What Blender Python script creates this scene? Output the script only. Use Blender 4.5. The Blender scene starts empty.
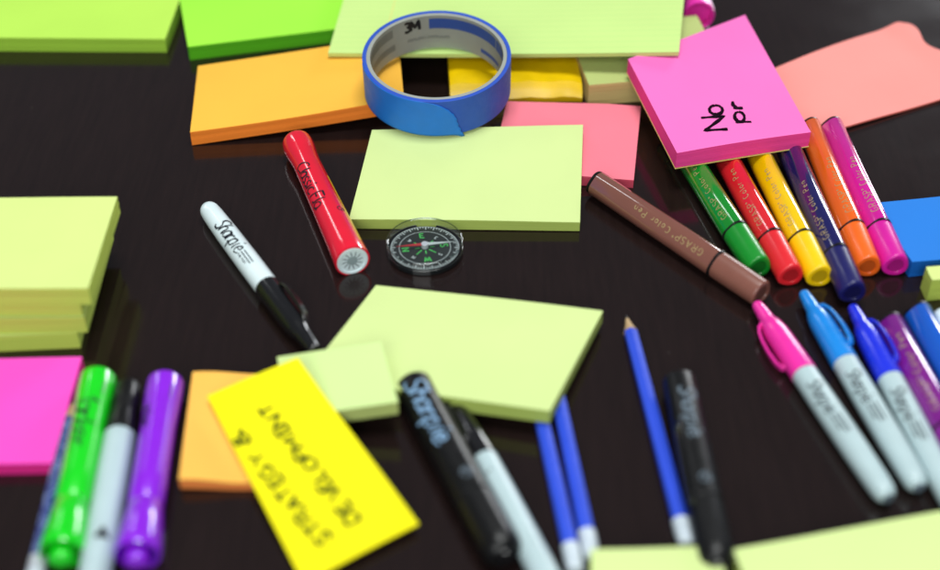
import bpy, bmesh, math, random
from mathutils import Vector, Matrix
random.seed(7)
MM = 0.001
PI = math.pi
scene = bpy.context.scene
COL = scene.collection

# ------------------------------------------------------------------ camera geometry (millimetres)
FPX, PITCH, CAMH = 1350.0, math.radians(40), 460.0
def P(x, y, z=0.0):
    """point of the desk scene at height z (mm) that the photograph shows at (x, y)"""
    u = (x-470)/FPX; v = (285-y)/FPX
    d = Vector((u, math.cos(PITCH)+v*math.sin(PITCH), -math.sin(PITCH)+v*math.cos(PITCH)))
    t = (z-CAMH)/d.z
    return Vector((d.x*t, d.y*t, z))

# ------------------------------------------------------------------ materials
def srgb(r, g, b):
    f = lambda c: (c/255/12.92) if c/255 <= 0.04045 else ((c/255+0.055)/1.055)**2.4
    return (f(r), f(g), f(b), 1)
def new_mat(name):
    m = bpy.data.materials.new(name); m.use_nodes = True
    nt = m.node_tree; b = nt.nodes['Principled BSDF']
    return m, nt, b
def node(nt, t, **k):
    n = nt.nodes.new(t)
    for a, v in k.items(): setattr(n, a, v)
    return n
def plastic(name, c, rough=0.22, coat=0.4, var=0.04, sss=0.0, spec=0.5):
    m, nt, b = new_mat(name)
    tc = node(nt, 'ShaderNodeTexCoord')
    n = node(nt, 'ShaderNodeTexNoise'); n.inputs['Scale'].default_value = 90; n.inputs['Detail'].default_value = 4
    nt.links.new(tc.outputs['Object'], n.inputs['Vector'])
    mx = node(nt, 'ShaderNodeMix', data_type='RGBA')
    mx.inputs[6].default_value = c
    mx.inputs[7].default_value = tuple(min(1, x*(1-var*4)) for x in c[:3])+(1,)
    nt.links.new(n.outputs['Fac'], mx.inputs[0])
    nt.links.new(mx.outputs[2], b.inputs['Base Color'])
    r = node(nt, 'ShaderNodeMapRange'); r.inputs[3].default_value = rough*0.75; r.inputs[4].default_value = rough*1.35
    n2 = node(nt, 'ShaderNodeTexNoise'); n2.inputs['Scale'].default_value = 260; n2.inputs['Detail'].default_value = 5
    nt.links.new(tc.outputs['Object'], n2.inputs['Vector'])
    nt.links.new(n2.outputs['Fac'], r.inputs[0]); nt.links.new(r.outputs[0], b.inputs['Roughness'])
    b.inputs['Coat Weight'].default_value = coat; b.inputs['Coat Roughness'].default_value = 0.12
    b.inputs['Specular IOR Level'].default_value = spec
    return m
def paper(name, c, edge=None, ruled=False, rough=0.75):
    """sticky note paper; the pad's UV is in mm on the top and (mm, mm up the side) on the edges"""
    m, nt, b = new_mat(name)
    uv = node(nt, 'ShaderNodeUVMap'); uv.uv_map = 'UVMap'
    tc = node(nt, 'ShaderNodeTexCoord')
    n = node(nt, 'ShaderNodeTexNoise'); n.inputs['Scale'].default_value = 14; n.inputs['Detail'].default_value = 5
    nt.links.new(tc.outputs['Object'], n.inputs['Vector'])
    mx = node(nt, 'ShaderNodeMix', data_type='RGBA')
    mx.inputs[6].default_value = c
    mx.inputs[7].default_value = tuple(x*0.84 for x in c[:3])+(1,)
    nt.links.new(n.outputs['Fac'], mx.inputs[0])
    out = mx.outputs[2]
    if ruled:
        sp = node(nt, 'ShaderNodeSeparateXYZ'); nt.links.new(uv.outputs[0], sp.inputs[0])
        def line(sock, period, w, off=0):
            a = node(nt, 'ShaderNodeMath', operation='MULTIPLY_ADD'); a.inputs[1].default_value = 1/period; a.inputs[2].default_value = off
            nt.links.new(sock, a.inputs[0])
            f = node(nt, 'ShaderNodeMath', operation='FRACT'); nt.links.new(a.outputs[0], f.inputs[0])
            l = node(nt, 'ShaderNodeMath', operation='LESS_THAN'); l.inputs[1].default_value = w/period
            nt.links.new(f.outputs[0], l.inputs[0]); return l.outputs[0]
        m2 = node(nt, 'ShaderNodeMix', data_type='RGBA'); m2.inputs[7].default_value = tuple(x*y for x, y in zip(c[:3], (.72, .86, .8)))+(1,)
        nt.links.new(line(sp.outputs[1], 7.1, .45), m2.inputs[0]); nt.links.new(out, m2.inputs[6]); out = m2.outputs[2]
        m3 = node(nt, 'ShaderNodeMix', data_type='RGBA'); m3.inputs[7].default_value = srgb(226, 214, 120)
        nt.links.new(line(sp.outputs[0], 400, .6, -0.085), m3.inputs[0]); nt.links.new(out, m3.inputs[6]); out = m3.outputs[2]
    nt.links.new(out, b.inputs['Base Color'])
    b.inputs['Roughness'].default_value = rough; b.inputs['Specular IOR Level'].default_value = 0.25
    bp = node(nt, 'ShaderNodeBump'); bp.inputs['Strength'].default_value = 0.12; bp.inputs['Distance'].default_value = 0.0002
    n3 = node(nt, 'ShaderNodeTexNoise'); n3.inputs['Scale'].default_value = 1800; nt.links.new(tc.outputs['Object'], n3.inputs['Vector'])
    nt.links.new(n3.outputs['Fac'], bp.inputs['Height']); nt.links.new(bp.outputs[0], b.inputs['Normal'])
    # edge paper: fine sheet lines; edge tint has side shade put into the colour
    e, nt, b = new_mat(name+'_edge')
    uv = node(nt, 'ShaderNodeUVMap'); uv.uv_map = 'UVMap'
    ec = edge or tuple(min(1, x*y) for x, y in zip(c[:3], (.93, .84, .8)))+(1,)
    mp = node(nt, 'ShaderNodeMapping'); mp.inputs['Scale'].default_value = (0.015, 5.0, 1); nt.links.new(uv.outputs[0], mp.inputs[0])
    ns = node(nt, 'ShaderNodeTexNoise'); ns.inputs['Scale'].default_value = 1.0; ns.inputs['Detail'].default_value = 3
    nt.links.new(mp.outputs[0], ns.inputs['Vector'])
    cr = node(nt, 'ShaderNodeValToRGB')
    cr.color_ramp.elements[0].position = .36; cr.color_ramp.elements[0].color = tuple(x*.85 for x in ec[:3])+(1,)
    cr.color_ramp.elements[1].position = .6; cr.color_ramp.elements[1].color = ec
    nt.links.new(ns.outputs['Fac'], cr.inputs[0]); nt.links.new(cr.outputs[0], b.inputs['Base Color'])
    b.inputs['Roughness'].default_value = .85; b.inputs['Specular IOR Level'].default_value = 0.15
    bp = node(nt, 'ShaderNodeBump'); bp.inputs['Strength'].default_value = .35; bp.inputs['Distance'].default_value = .0003
    nt.links.new(ns.outputs['Fac'], bp.inputs['Height']); nt.links.new(bp.outputs[0], b.inputs['Normal'])
    return (m, e)
def clear(name, rough=0.03, tint=(1, 1, 1, 1), base=0.04):
    m, nt, b = new_mat(name); nt.nodes.remove(b)
    o = nt.nodes['Material Output']
    t = node(nt, 'ShaderNodeBsdfTransparent'); t.inputs[0].default_value = tint
    g = node(nt, 'ShaderNodeBsdfGlossy'); g.inputs['Roughness'].default_value = rough
    f = node(nt, 'ShaderNodeFresnel'); f.inputs[0].default_value = 1.5
    a = node(nt, 'ShaderNodeMath', operation='ADD'); a.inputs[1].default_value = base; nt.links.new(f.outputs[0], a.inputs[0])
    ge = node(nt, 'ShaderNodeNewGeometry'); iv = node(nt, 'ShaderNodeMath', operation='SUBTRACT'); iv.inputs[0].default_value = 1
    nt.links.new(ge.outputs['Backfacing'], iv.inputs[1])
    mu = node(nt, 'ShaderNodeMath', operation='MULTIPLY'); nt.links.new(a.outputs[0], mu.inputs[0]); nt.links.new(iv.outputs[0], mu.inputs[1])
    mx = node(nt, 'ShaderNodeMixShader'); nt.links.new(mu.outputs[0], mx.inputs[0])
    nt.links.new(t.outputs[0], mx.inputs[1]); nt.links.new(g.outputs[0], mx.inputs[2]); nt.links.new(mx.outputs[0], o.inputs[0])
    return m

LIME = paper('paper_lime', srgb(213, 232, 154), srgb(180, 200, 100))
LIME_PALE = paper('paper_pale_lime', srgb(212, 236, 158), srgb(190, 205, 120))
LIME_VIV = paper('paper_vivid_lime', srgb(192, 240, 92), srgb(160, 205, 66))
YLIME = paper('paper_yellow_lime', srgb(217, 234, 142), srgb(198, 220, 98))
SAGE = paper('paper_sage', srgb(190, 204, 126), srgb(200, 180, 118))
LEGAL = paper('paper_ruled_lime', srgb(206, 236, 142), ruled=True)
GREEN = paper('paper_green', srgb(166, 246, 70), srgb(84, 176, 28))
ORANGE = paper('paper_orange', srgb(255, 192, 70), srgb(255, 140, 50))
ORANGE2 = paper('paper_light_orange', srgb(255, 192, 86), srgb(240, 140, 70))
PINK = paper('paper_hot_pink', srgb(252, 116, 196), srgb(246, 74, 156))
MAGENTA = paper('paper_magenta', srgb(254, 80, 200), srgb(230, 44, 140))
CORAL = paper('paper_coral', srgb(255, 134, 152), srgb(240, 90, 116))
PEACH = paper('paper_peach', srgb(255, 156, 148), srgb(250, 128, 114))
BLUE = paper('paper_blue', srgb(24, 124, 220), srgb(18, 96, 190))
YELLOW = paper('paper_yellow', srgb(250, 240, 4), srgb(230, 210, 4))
CARD = plastic('card_backing', srgb(214, 200, 110), .7, 0)
GOLD = plastic('gold_wrap', srgb(248, 206, 0), .34, .25, .08)
INK = plastic('marker_ink', srgb(22, 4, 20), .9, 0, spec=.05)
INKGREEN = plastic('green_ink', srgb(14, 48, 26), .9, 0, spec=.05)
BLACK = plastic('black_plastic', srgb(20, 20, 22), .2, .5)
BLACKM = plastic('satin_black_plastic', srgb(17, 17, 18), .34, .05, spec=.3)
GREYW = plastic('pale_grey_plastic', srgb(186, 208, 212), .32, .2)
WHITEP = plastic('white_plastic', srgb(228, 244, 248), .3, .3)
PRINT = plastic('black_print', srgb(22, 26, 36), .4, 0)
PRINTBLUE = plastic('light_blue_print', srgb(130, 168, 204), .5, 0)
PRINTGREY = plastic('grey_print', srgb(96, 110, 122), .5, 0)
PRINTGOLD = plastic('gold_print', srgb(172, 152, 104), .4, .2)
WOOD = plastic('sharpened_wood', srgb(214, 180, 132), .6, 0, .12)
LEAD = plastic('graphite', srgb(40, 40, 44), .4, 0)
PENBLUE = plastic('blue_lacquer', srgb(48, 82, 218), .5, .0, spec=.3)
ERASER = plastic('white_ferrule', srgb(206, 218, 228), .4, .1)
STEEL = plastic('steel', srgb(190, 196, 204), .25, .2)
CLEAR = clear('clear_acrylic')

# ------------------------------------------------------------------ object helpers
def props(o, label, cat, group=None, kind=None):
    if label: o['label'] = label
    if cat: o['category'] = cat
    if group: o['group'] = group
    if kind: o['kind'] = kind
    return o
def thing(name, label, cat, loc, rotz=0, group=None):
    o = bpy.data.objects.new(name, None); COL.objects.link(o)
    o.empty_display_size = .01
    o.location = Vector(loc)*MM; o.rotation_euler = (0, 0, rotz)
    return props(o, label, cat, group)
def mesh_obj(name, bm, mats, parent=None, smooth=None, bevel=0):
    """bm is in millimetres"""
    me = bpy.data.meshes.new(name)
    for v in bm.verts: v.co *= MM
    bmesh.ops.recalc_face_normals(bm, faces=bm.faces)
    bm.to_mesh(me); bm.free()
    for m in (mats if isinstance(mats, (list, tuple)) else [mats]): me.materials.append(m)
    if smooth is not None:
        for p in me.polygons: p.use_smooth = True
        me.set_sharp_from_angle(angle=math.radians(smooth))
    o = bpy.data.objects.new(name, me); COL.objects.link(o)
    if parent: o.parent = parent
    if bevel:
        b = o.modifiers.new('bevel', 'BEVEL'); b.width = bevel*MM; b.segments = 2; b.limit_method = 'ANGLE'
    return o
def lathe(prof, seg=40, tri=0.0, ph=0.0, rmin=0.001):
    """revolve (x, r) pairs about local X, ends closed; tri rounds the section towards a triangle"""
    bm = bmesh.new(); rings = []
    for x, r in prof:
        ring = []
        for i in range(seg):
            a = 2*PI*i/seg
            rr = max(r, rmin)*(1+tri*math.cos(3*(a-ph)))
            ring.append(bm.verts.new((x, rr*math.sin(a), rr*math.cos(a))))
        rings.append(ring)
    for A, B in zip(rings, rings[1:]):
        for i in range(seg):
            bm.faces.new((A[i], A[(i+1) % seg], B[(i+1) % seg], B[i]))
    bm.faces.new(rings[0]); bm.faces.new(rings[-1])
    return bm
def arc(x0, r0, x1, r1, n=6, out=True):
    """quarter-ellipse between two profile points"""
    pts = []
    for i in range(n+1):
        t = PI/2*i/n
        if out: pts.append((x0+(x1-x0)*(1-math.cos(t)), r0+(r1-r0)*math.sin(t)))
        else:   pts.append((x0+(x1-x0)*math.sin(t), r0+(r1-r0)*(1-math.cos(t))))
    return pts
def sweep_strip(path, w, t, a):
    """clip: bar of width w, thickness t following (x, height) points, turned by angle a about X"""
    bm = bmesh.new(); rings = []
    for i, (x, h) in enumerate(path):
        p0 = path[max(i-1, 0)]; p1 = path[min(i+1, len(path)-1)]
        dx, dh = p1[0]-p0[0], p1[1]-p0[1]; L = math.hypot(dx, dh) or 1
        nx, nh = -dh/L, dx/L
        ring = []
        for sx, sy in ((-1, -1), (1, -1), (1, 1), (-1, 1)):
            X = x+nx*t/2*sy; Hh = h+nh*t/2*sy; Y = w/2*sx
            ring.append(bm.verts.new((X, Y*math.cos(a)+Hh*math.sin(a), -Y*math.sin(a)+Hh*math.cos(a))))
        rings.append(ring)
    for A, B in zip(rings, rings[1:]):
        for i in range(4): bm.faces.new((A[i], A[(i+1) % 4], B[(i+1) % 4], B[i]))
    bm.faces.new(rings[0]); bm.faces.new(rings[-1])
    return bm

# ------------------------------------------------------------------ lettering (strokes)
def circ(cx, cy, rx, ry, a0=0, a1=360, n=10):
    return [(cx+rx*math.cos(math.radians(a0+(a1-a0)*i/n)), cy+ry*math.sin(math.radians(a0+(a1-a0)*i/n))) for i in range(n+1)]
FONT = {
 'A': (.7, [[(0, 0), (.35, 1), (.7, 0)], [(.14, .36), (.56, .36)]]),
 'C': (.7, [circ(.38, .5, .36, .5, 50, 310)]),
 'D': (.7, [[(0, 0), (0, 1)], [(0, 1), (.3, 1), (.58, .8), (.66, .5), (.58, .2), (.3, 0), (0, 0)]]),
 'E': (.6, [[(.55, 1), (0, 1), (0, 0), (.58, 0)], [(0, .52), (.45, .52)]]),
 'F': (.58, [[(.55, 1), (0, 1), (0, 0)], [(0, .52), (.42, .52)]]),
 'G': (.74, [circ(.38, .5, .36, .5, 50, 330)+[(.7, .45), (.42, .45)]]),
 'I': (.15, [[(.07, 0), (.07, 1)]]),
 'L': (.55, [[(0, 1), (0, 0), (.52, 0)]]),
 'M': (.85, [[(0, 0), (.05, 1), (.42, .3), (.78, 1), (.85, 0)]]),
 'N': (.75, [[(0, 0), (.02, 1), (.7, 0), (.72, 1.05)]]),
 'O': (.72, [circ(.36, .5, .36, .5)]),
 'P': (.62, [[(0, 0), (0, 1), (.4, 1), (.58, .86), (.58, .64), (.4, .5), (0, .5)]]),
 'R': (.66, [[(0, 0), (0, 1), (.4, 1), (.58, .86), (.58, .64), (.4, .5), (0, .5)], [(.3, .5), (.62, 0)]]),
 'S': (.6, [[(.56, .86), (.42, 1), (.16, 1), (.02, .82), (.1, .6), (.48, .42), (.58, .2), (.44, 0), (.14, 0), (0, .14)]]),
 'T': (.66, [[(0, 1), (.66, 1)], [(.33, 1), (.33, 0)]]),
 'V': (.66, [[(0, 1), (.33, 0), (.66, 1)]]),
 'W': (.9, [[(0, 1), (.2, 0), (.45, .8), (.7, 0), (.9, 1)]]),
 'Y': (.66, [[(0, 1), (.33, .5), (.66, 1)], [(.33, .5), (.33, 0)]]),
 '3': (.6, [[(.02, .9), (.2, 1), (.46, .95), (.54, .76), (.4, .56), (.2, .53)], [(.4, .53), (.58, .32), (.5, .08), (.24, 0), (0, .1)]]),
 '&': (.7, [[(.68, 0), (.16, .74), (.22, .96), (.42, .96), (.46, .76), (.06, .32), (.08, .06), (.34, 0), (.62, .34)]]),
 'a': (.5, [circ(.24, .3, .24, .3), [(.48, .6), (.48, 0)]]),
 'c': (.46, [circ(.26, .3, .25, .3, 50, 310)]),
 'e': (.5, [[(.02, .32), (.46, .34)]+circ(.24, .3, .23, .3, 10, 310)]),
 'f': (.34, [[(.36, .98), (.2, 1), (.12, .84), (.12, 0)], [(0, .58), (.32, .58)]]),
 'h': (.48, [[(0, 0), (0, 1)], [(0, .4), (.2, .6), (.42, .52), (.46, .3), (.46, 0)]]),
 'i': (.22, [[(.11, 0), (.11, .62)], [(.1, .84), (.16, .98)]]),
 'j': (.2, [[(.14, .6), (.14, -.2), (0, -.28)], [(.14, .8), (.16, .86)]]),
 'k': (.44, [[(0, 0), (0, 1)], [(.4, .6), (.02, .26), (.42, 0)]]),
 'l': (.1, [[(.05, 0), (.05, 1)]]),
 'm': (.74, [[(0, 0), (0, .6)], [(0, .4), (.2, .6), (.36, .5), (.36, 0)], [(.36, .4), (.56, .6), (.72, .5), (.72, 0)]]),
 'n': (.46, [[(0, 0), (0, .6)], [(0, .4), (.2, .6), (.42, .5), (.44, 0)]]),
 'o': (.52, [circ(.26, .3, .25, .3)]),
 'p': (.5, [[(0, -.36), (0, .6)], circ(.24, .3, .24, .3)]),
 'r': (.34, [[(0, 0), (0, .6)], [(0, .36), (.16, .58), (.34, .56)]]),
 's': (.42, [[(.4, .52), (.22, .62), (.04, .5), (.1, .34), (.36, .24), (.38, .08), (.18, -.02), (0, .08)]]),
 't': (.36, [[(.14, .95), (.14, .1), (.3, 0)], [(0, .6), (.34, .6)]]),
 'u': (.48, [[(0, .6), (.02, .12), (.2, 0), (.44, .16)], [(.46, .6), (.46, 0)]]),
 'x': (.44, [[(0, 0), (.42, .6)], [(0, .6), (.42, 0)]]),
 '-': (.4, [[(.04, .4), (.34, .4)]]), ' ': (.35, []), '°': (.26, [circ(.12, .85, .1, .12, n=7)]),
}
def strokes(text, size, gap=.2, slant=0.0, jit=0.0, script=False):
    x = 0; out = []
    for ch in text:
        w, ls = FONT[ch]
        j = (random.uniform(-jit, jit), random.uniform(-jit, jit))
        for l in ls:
            out.append([((x+px+j[0]+py*slant)*size, (py+j[1])*size) for px, py in l])
        if script and ch not in ' pS' and w > .25:
            out.append([((x+w-.04)*size, .04*size), ((x+w+gap+.04)*size, .14*size)])
        x += w+gap
    return out, (x-gap)*size
def resample(l, step):
    out = [l[0]]
    for a, b in zip(l, l[1:]):
        d = math.dist(a, b); n = max(1, int(d/step))
        for i in range(1, n+1): out.append((a[0]+(b[0]-a[0])*i/n, a[1]+(b[1]-a[1])*i/n))
    return out
def ink(lines, width, fn, step=.8, vary=.25):
    """flat pen strokes laid onto a surface: fn(u, v) -> point in mm"""
    bm = bmesh.new()
    for l in lines:
        l = resample(l, step)
        if len(l) < 2: continue
        prev = None
        for i, p in enumerate(l):
            a = l[max(i-1, 0)]; b = l[min(i+1, len(l)-1)]
            dx, dy = b[0]-a[0], b[1]-a[1]; L = math.hypot(dx, dy) or 1
            w = width*(1+vary*.9*math.sin(i*.55+len(l))+random.uniform(-vary, vary)*.4)/2
            if i in (0, len(l)-1): w *= .8
            q = (bm.verts.new(fn(p[0]-dy/L*w, p[1]+dx/L*w)), bm.verts.new(fn(p[0]+dy/L*w, p[1]-dx/L*w)))
            if prev: bm.faces.new((prev[0], prev[1], q[1], q[0]))
            prev = q
    return bm
def on_cyl(r, x0, a0, rev=False, tri=0.0, ph=0.0, lift=.07):
    """(u, v) -> surface of a cylinder about X; rev reads towards -X"""
    s = -1 if rev else 1
    rf = r if callable(r) else (lambda x: r)
    def fn(u, v):
        x = x0+s*u; R = rf(x); a = a0+s*v/R
        rr = R*(1+tri*math.cos(3*(a-ph)))+lift
        return (x, rr*math.sin(a), rr*math.cos(a))
    return fn
def patch_cyl(r, x0, x1, a0, a1, n=16, lift=.06, nx=2):
    bm = bmesh.new(); rf = r if callable(r) else (lambda x: r)
    g = [[bm.verts.new((x, (rf(x)+lift)*math.sin(a), (rf(x)+lift)*math.cos(a))) for a in [a0+(a1-a0)*i/n for i in range(n+1)]] for x in [x0+(x1-x0)*k/nx for k in range(nx+1)]]
    for A, B in zip(g, g[1:]):
        for i in range(n): bm.faces.new((A[i], A[i+1], B[i+1], B[i]))
    return bm

# ------------------------------------------------------------------ pads and sheets
def quad_px(bl, br, fr, fl, z):
    if not isinstance(z, (list, tuple)): z = [z]*4
    c = [None if q is None else P(*q, zz) for q, zz in zip((bl, br, fr, fl), z)]
    for i in range(4):
        if c[i] is None:
            c[i] = c[(i+1) % 4]+c[(i-1) % 4]-c[(i+2) % 4]; c[i].z = z[i]
    return c
def rect_px(fl, fr, z, w=None, d=76, anchor='l', zb=None):
    if not isinstance(z, (list, tuple)): z = (z, z)
    A, B = P(*fl, z[0]), P(*fr, z[1])
    u = (B-A); L = u.length; u.normalize()
    if w:
        if anchor == 'l': B = A+u*w
        else: A = B-u*w
    n = Vector((-u.y, u.x, 0)).normalized()
    bl, br = A+n*d, B+n*d
    if zb is not None: bl.z, br.z = zb
    return [bl, br, B, A]
def pad(name, c, t, mats, label, cat='sticky note pad', group=None, warp=None, curl=None, nu=16, nv=12, loose=.1, layers=None):
    """block of notes: c = top corners (back-left, back-right, front-right, front-left) in mm, t thick"""
    bl, br, fr, fl = c
    o = (bl+br+fr+fl)/4; o = Vector((o.x, o.y, 0))
    rot = math.atan2((fr-fl).y, (fr-fl).x)
    R = Matrix.Rotation(-rot, 3, 'Z')
    W = (fr-fl).length; D = (bl-fl).length
    bm = bmesh.new(); uvl = bm.loops.layers.uv.new('UVMap')
    kc = (random.uniform(.2, .9), random.choice((0, 1)), random.uniform(0, 6), random.uniform(.1, .3))
    cf0 = curl or (lambda s, q: 0)
    def cf(s, q):
        a = abs(kc[1]-s)
        return cf0(s, q)+(kc[0]*max(0, 1-(a+q)*1.6)**2+kc[3]*math.sin(s*5+kc[2])*math.cos(q*3+kc[2]) if t > 3 else 0)
    def top(s, q, off=0.0):
        p = (fl*(1-s)+fr*s)*(1-q)+(bl*(1-s)+br*s)*q
        p = R @ (p-o)
        if warp: p = p+Vector(warp(s, q))
        return p
    layers = layers or max(1, int(t/1.0))
    # top grid
    g = []
    for j in range(nv+1):
        row = []
        for i in range(nu+1):
            s, q = i/nu, j/nv; p = top(s, q); p.z += cf(s, q)
            row.append(bm.verts.new(p))
        g.append(row)
    def face(vs, uvs, mi):
        f = bm.faces.new(vs); f.material_index = mi
        for l, uv in zip(f.loops, uvs): l[uvl].uv = uv
        return f
    for j in range(nv):
        for i in range(nu):
            face((g[j][i], g[j][i+1], g[j+1][i+1], g[j+1][i]), [(i/nu*W, j/nv*D), ((i+1)/nu*W, j/nv*D), ((i+1)/nu*W, (j+1)/nv*D), (i/nu*W, (j+1)/nv*D)], 0)
    # outline, front -> right -> back -> left
    ring = [(i, 0) for i in range(nu)]+[(nu, j) for j in range(nv)]+[(nu-i, nv) for i in range(nu)]+[(0, nv-j) for j in range(nv)]
    ctr = top(.5, .5)
    prev = [g[j][i] for i, j in ring]; N = len(ring)
    pz = 0
    for k in range(1, layers+1):
        z = t*k/layers
        off = random.uniform(-loose, loose) if k < layers else 0
        off2 = random.uniform(-loose, loose)
        cur = []
        for i, j in ring:
            s, q = i/nu, j/nv; p = top(s, q)
            p.z += cf(s, q)*(1-(.6*k/layers if t > 3 else 0))-z
            dx = off*(1 if s > .999 else -1 if s < .001 else 0); dy = off2*(1 if q > .999 else -1 if q < .001 else 0)
            p.x += dx; p.y += dy
            cur.append(bm.verts.new(p))
        for a in range(N):
            b = (a+1) % N
            face((prev[a], prev[b], cur[b], cur[a]), [(a*8, pz), ((a+1)*8, pz), ((a+1)*8, z), (a*8, z)], 1)
        prev = cur; pz = z
    bot = {ij: v for ij, v in zip(ring, prev)}
    for j in range(nv+1):
        for i in range(nu+1):
            if (i, j) not in bot:
                s, q = i/nu, j/nv; p = top(s, q); p.z += cf(s, q)*(1-(.6 if t > 3 else 0))-t
                bot[(i, j)] = bm.verts.new(p)
    for j in range(nv):
        for i in range(nu):
            face((bot[(i, j)], bot[(i, j+1)], bot[(i+1, j+1)], bot[(i+1, j)]), [(0, 0)]*4, 1)
    ob = mesh_obj(name, bm, list(mats), smooth=28)
    ob.location = o*MM; ob.rotation_euler = (0, 0, rot)
    props(ob, label, cat, group)
    return ob, top, W, D, cf

# ------------------------------------------------------------------ pens
def pen_root(name, label, cat, head, tail, r, group=None, length=None, za=None, zb=None):
    """local +X runs from head pixel to tail pixel, lying at height r; returns root, angle facing the camera, length"""
    za = r if za is None else za; zb = r if zb is None else zb
    A = P(*head, za); B = P(*tail, zb)
    d = B-A; L = length or d.length; d.normalize()
    rz = math.atan2(d.y, d.x); pitch = -math.asin(d.z)
    o = thing(name, label, cat, A, 0, group)
    o.rotation_euler = (0, pitch, rz)
    mid = A+d*L/2
    tocam = Vector((0, 0, CAMH))-mid
    loc = Matrix.Rotation(-rz, 3, 'Z') @ tocam
    loc = Matrix.Rotation(-pitch, 3, 'Y') @ loc
    return o, math.atan2(loc.y, loc.z), L
def fine_marker(label, head, tail, capm, barrelm, clip_off=1.2, cap_first=True, L=137, r=6.3, group='fine permanent markers', text='Sharpie', rev=False, printm=None, za=None, zb=None, textlen=None, text_off=0.0, end_cap=True, bars=True, narrow=4.0, capL=55, mark=None, ts=6.6, tw=.8):
    """head = cap tip; tail = barrel end"""
    o, ac, L = pen_root('permanent_marker', label, 'marker', head, tail, r, group, L, za, zb)
    k = capL
    cap = [(0, .1)]+[(x, q) for x, q in arc(0, .5, 2.2, narrow-.4, 5)]+[(5, narrow-.1), (12, narrow+.5), (15, narrow+.7), (19, r-.9), (23, r-.35), (26, r-.1), (k-1, r+.35), (k, r+.25)]
    cp = mesh_obj('cap', lathe(cap, 40), capm, o, 40)
    a = ac+clip_off
    path = [(k-8, r-.2), (k-8.6, r+1.6), (k-12, r+2.6), (k-20, r+2.9), (k-28, r+2.4), (k-34, r+1.4), (k-38, r-.2), (k-40, narrow+.2)]
    cl = mesh_obj('clip', sweep_strip(path, 3.6, 1.3, a), capm, cp, 60, bevel=.35)
    bar = [(k+.01, r-.5), (k+.3, r), (k+20, r+.1), (L-30, r-.1), (L-10, r-.6), (L-6, r-.9)]+arc(L-6, r-.9, L, 1.6, 7, out=False)
    b = mesh_obj('barrel', lathe(bar, 40), barrelm, o, 40)
    if end_cap:
        mesh_obj('end_plug', lathe([(L-.9, 2.9), (L+.2, 2.6), (L+.35, .3)], 20), PRINTGREY, b, 40)
    pm = printm or PRINT
    if mark:
        tri = [[(q*.6, -3.4*(1-q/5)), (q*.6, 3.4*(1-q/5))] for q in (0, 1, 2, 3, 4, 4.8)]
        mesh_obj('printed_triangle', ink([[(a_[0]*2, a_[1]), (b_[0]*2, b_[1])] for a_, b_ in tri], 1.2, on_cyl(lambda x: r+.05, mark, ac, True), .5, 0), PRINT, b)
    if not text: return o
    ls, w = strokes(text, ts, .14, .28, .02, True)
    ls = [[(u*.8, v) for u, v in l] for l in ls]; w *= .8
    x0 = L-24 if rev else k+10
    a0 = ac+text_off
    sgn = -1 if rev else 1
    fn = on_cyl(lambda x: r+.05, x0, a0-sgn*2.2/r, rev)
    mesh_obj('lettering', ink(ls, tw, fn), pm, b)
    if bars:
        u0 = w+2
        bl = [[(u0, 3.2), (u0+12, 3.2)], [(u0, 5.0), (u0+12, 5.0)]]
        bm = ink(bl, .7, fn, vary=0)
        mesh_obj('printed_bars', bm, pm, b)
        l2, w2 = strokes('FINE POINT', 1.25, .25); mesh_obj('small_print', ink([[(u0+u, v+.6) for u, v in l] for l in l2], .32, fn, .4), pm, b)
    return o
def grasp_pen(label, head, tail, col, group='jumbo felt pens', r=7.3, L=138, za=None, zb=None, tri=.09, ph=None, text_off=0.0, capL=30, text=True):
    """head = cap end (near), tail = plug end"""
    o, ac, L = pen_root('felt_pen', label, 'felt pen', head, tail, r, group, L, za, zb)
    p3 = -.2 if ph is None else ac+ph
    body = plastic('felt_body', col, .12, .9); capm = plastic('felt_cap', tuple(min(1, c*1.05) for c in col[:3])+(1,), .34, .15)
    cap = [(0.9, .1), (0.9, r-3.2), (0.0, r-2.8), (0, r-1.2)]+arc(0, r-1.2, 1.3, r-.15, 4)+[(capL*.6, r+.1), (capL, r+.2), (capL+.01, r-.3)]
    cp = mesh_obj('cap', lathe(cap, 48, tri*.5, p3), capm, o, 35)
    mesh_obj('cap_ring', lathe([(.55, r-3.9), (.45, r-3.2), (.7, r-3.0)], 30), plastic('cap_dimple', tuple(c*.6 for c in col[:3])+(1,), .4, 0), cp, 35)
    mesh_obj('joint_ring', lathe([(capL+.05, r-.2), (capL+.1, r+.4), (capL+1.7, r+.4), (capL+1.75, r-.2)], 48, tri, p3), BLACKM, o, 35)
    bd = [(capL+1, r-.4), (capL+1.3, r), (L-3, r-.05), (L-2.5, r-.4), (L-2.4, .1)]
    b = mesh_obj('barrel', lathe(bd, 64, tri, p3), body, o, 40)
    mesh_obj('plug', lathe([(L-2.39, r-.2), (L-1.2, r-.35)]+arc(L-1.2, r-.35, L, r-1.6, 4, out=False)+[(L-.3, r-2.2), (L-.3, .1)], 40, tri, p3), BLACKM, o, 40)
    if text:
        ls, w = strokes('GRASP°', 4.0, .36); l2, w2 = strokes('Color Pen', 3.7, .4)
        fn = on_cyl(r, capL+9, ac+text_off-1.6/r, False, tri, p3)
        mesh_obj('lettering', ink(ls+[[(u+w+3, v) for u, v in l] for l in l2], .42, fn, .6), PRINTGOLD, b)
    return o
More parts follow.
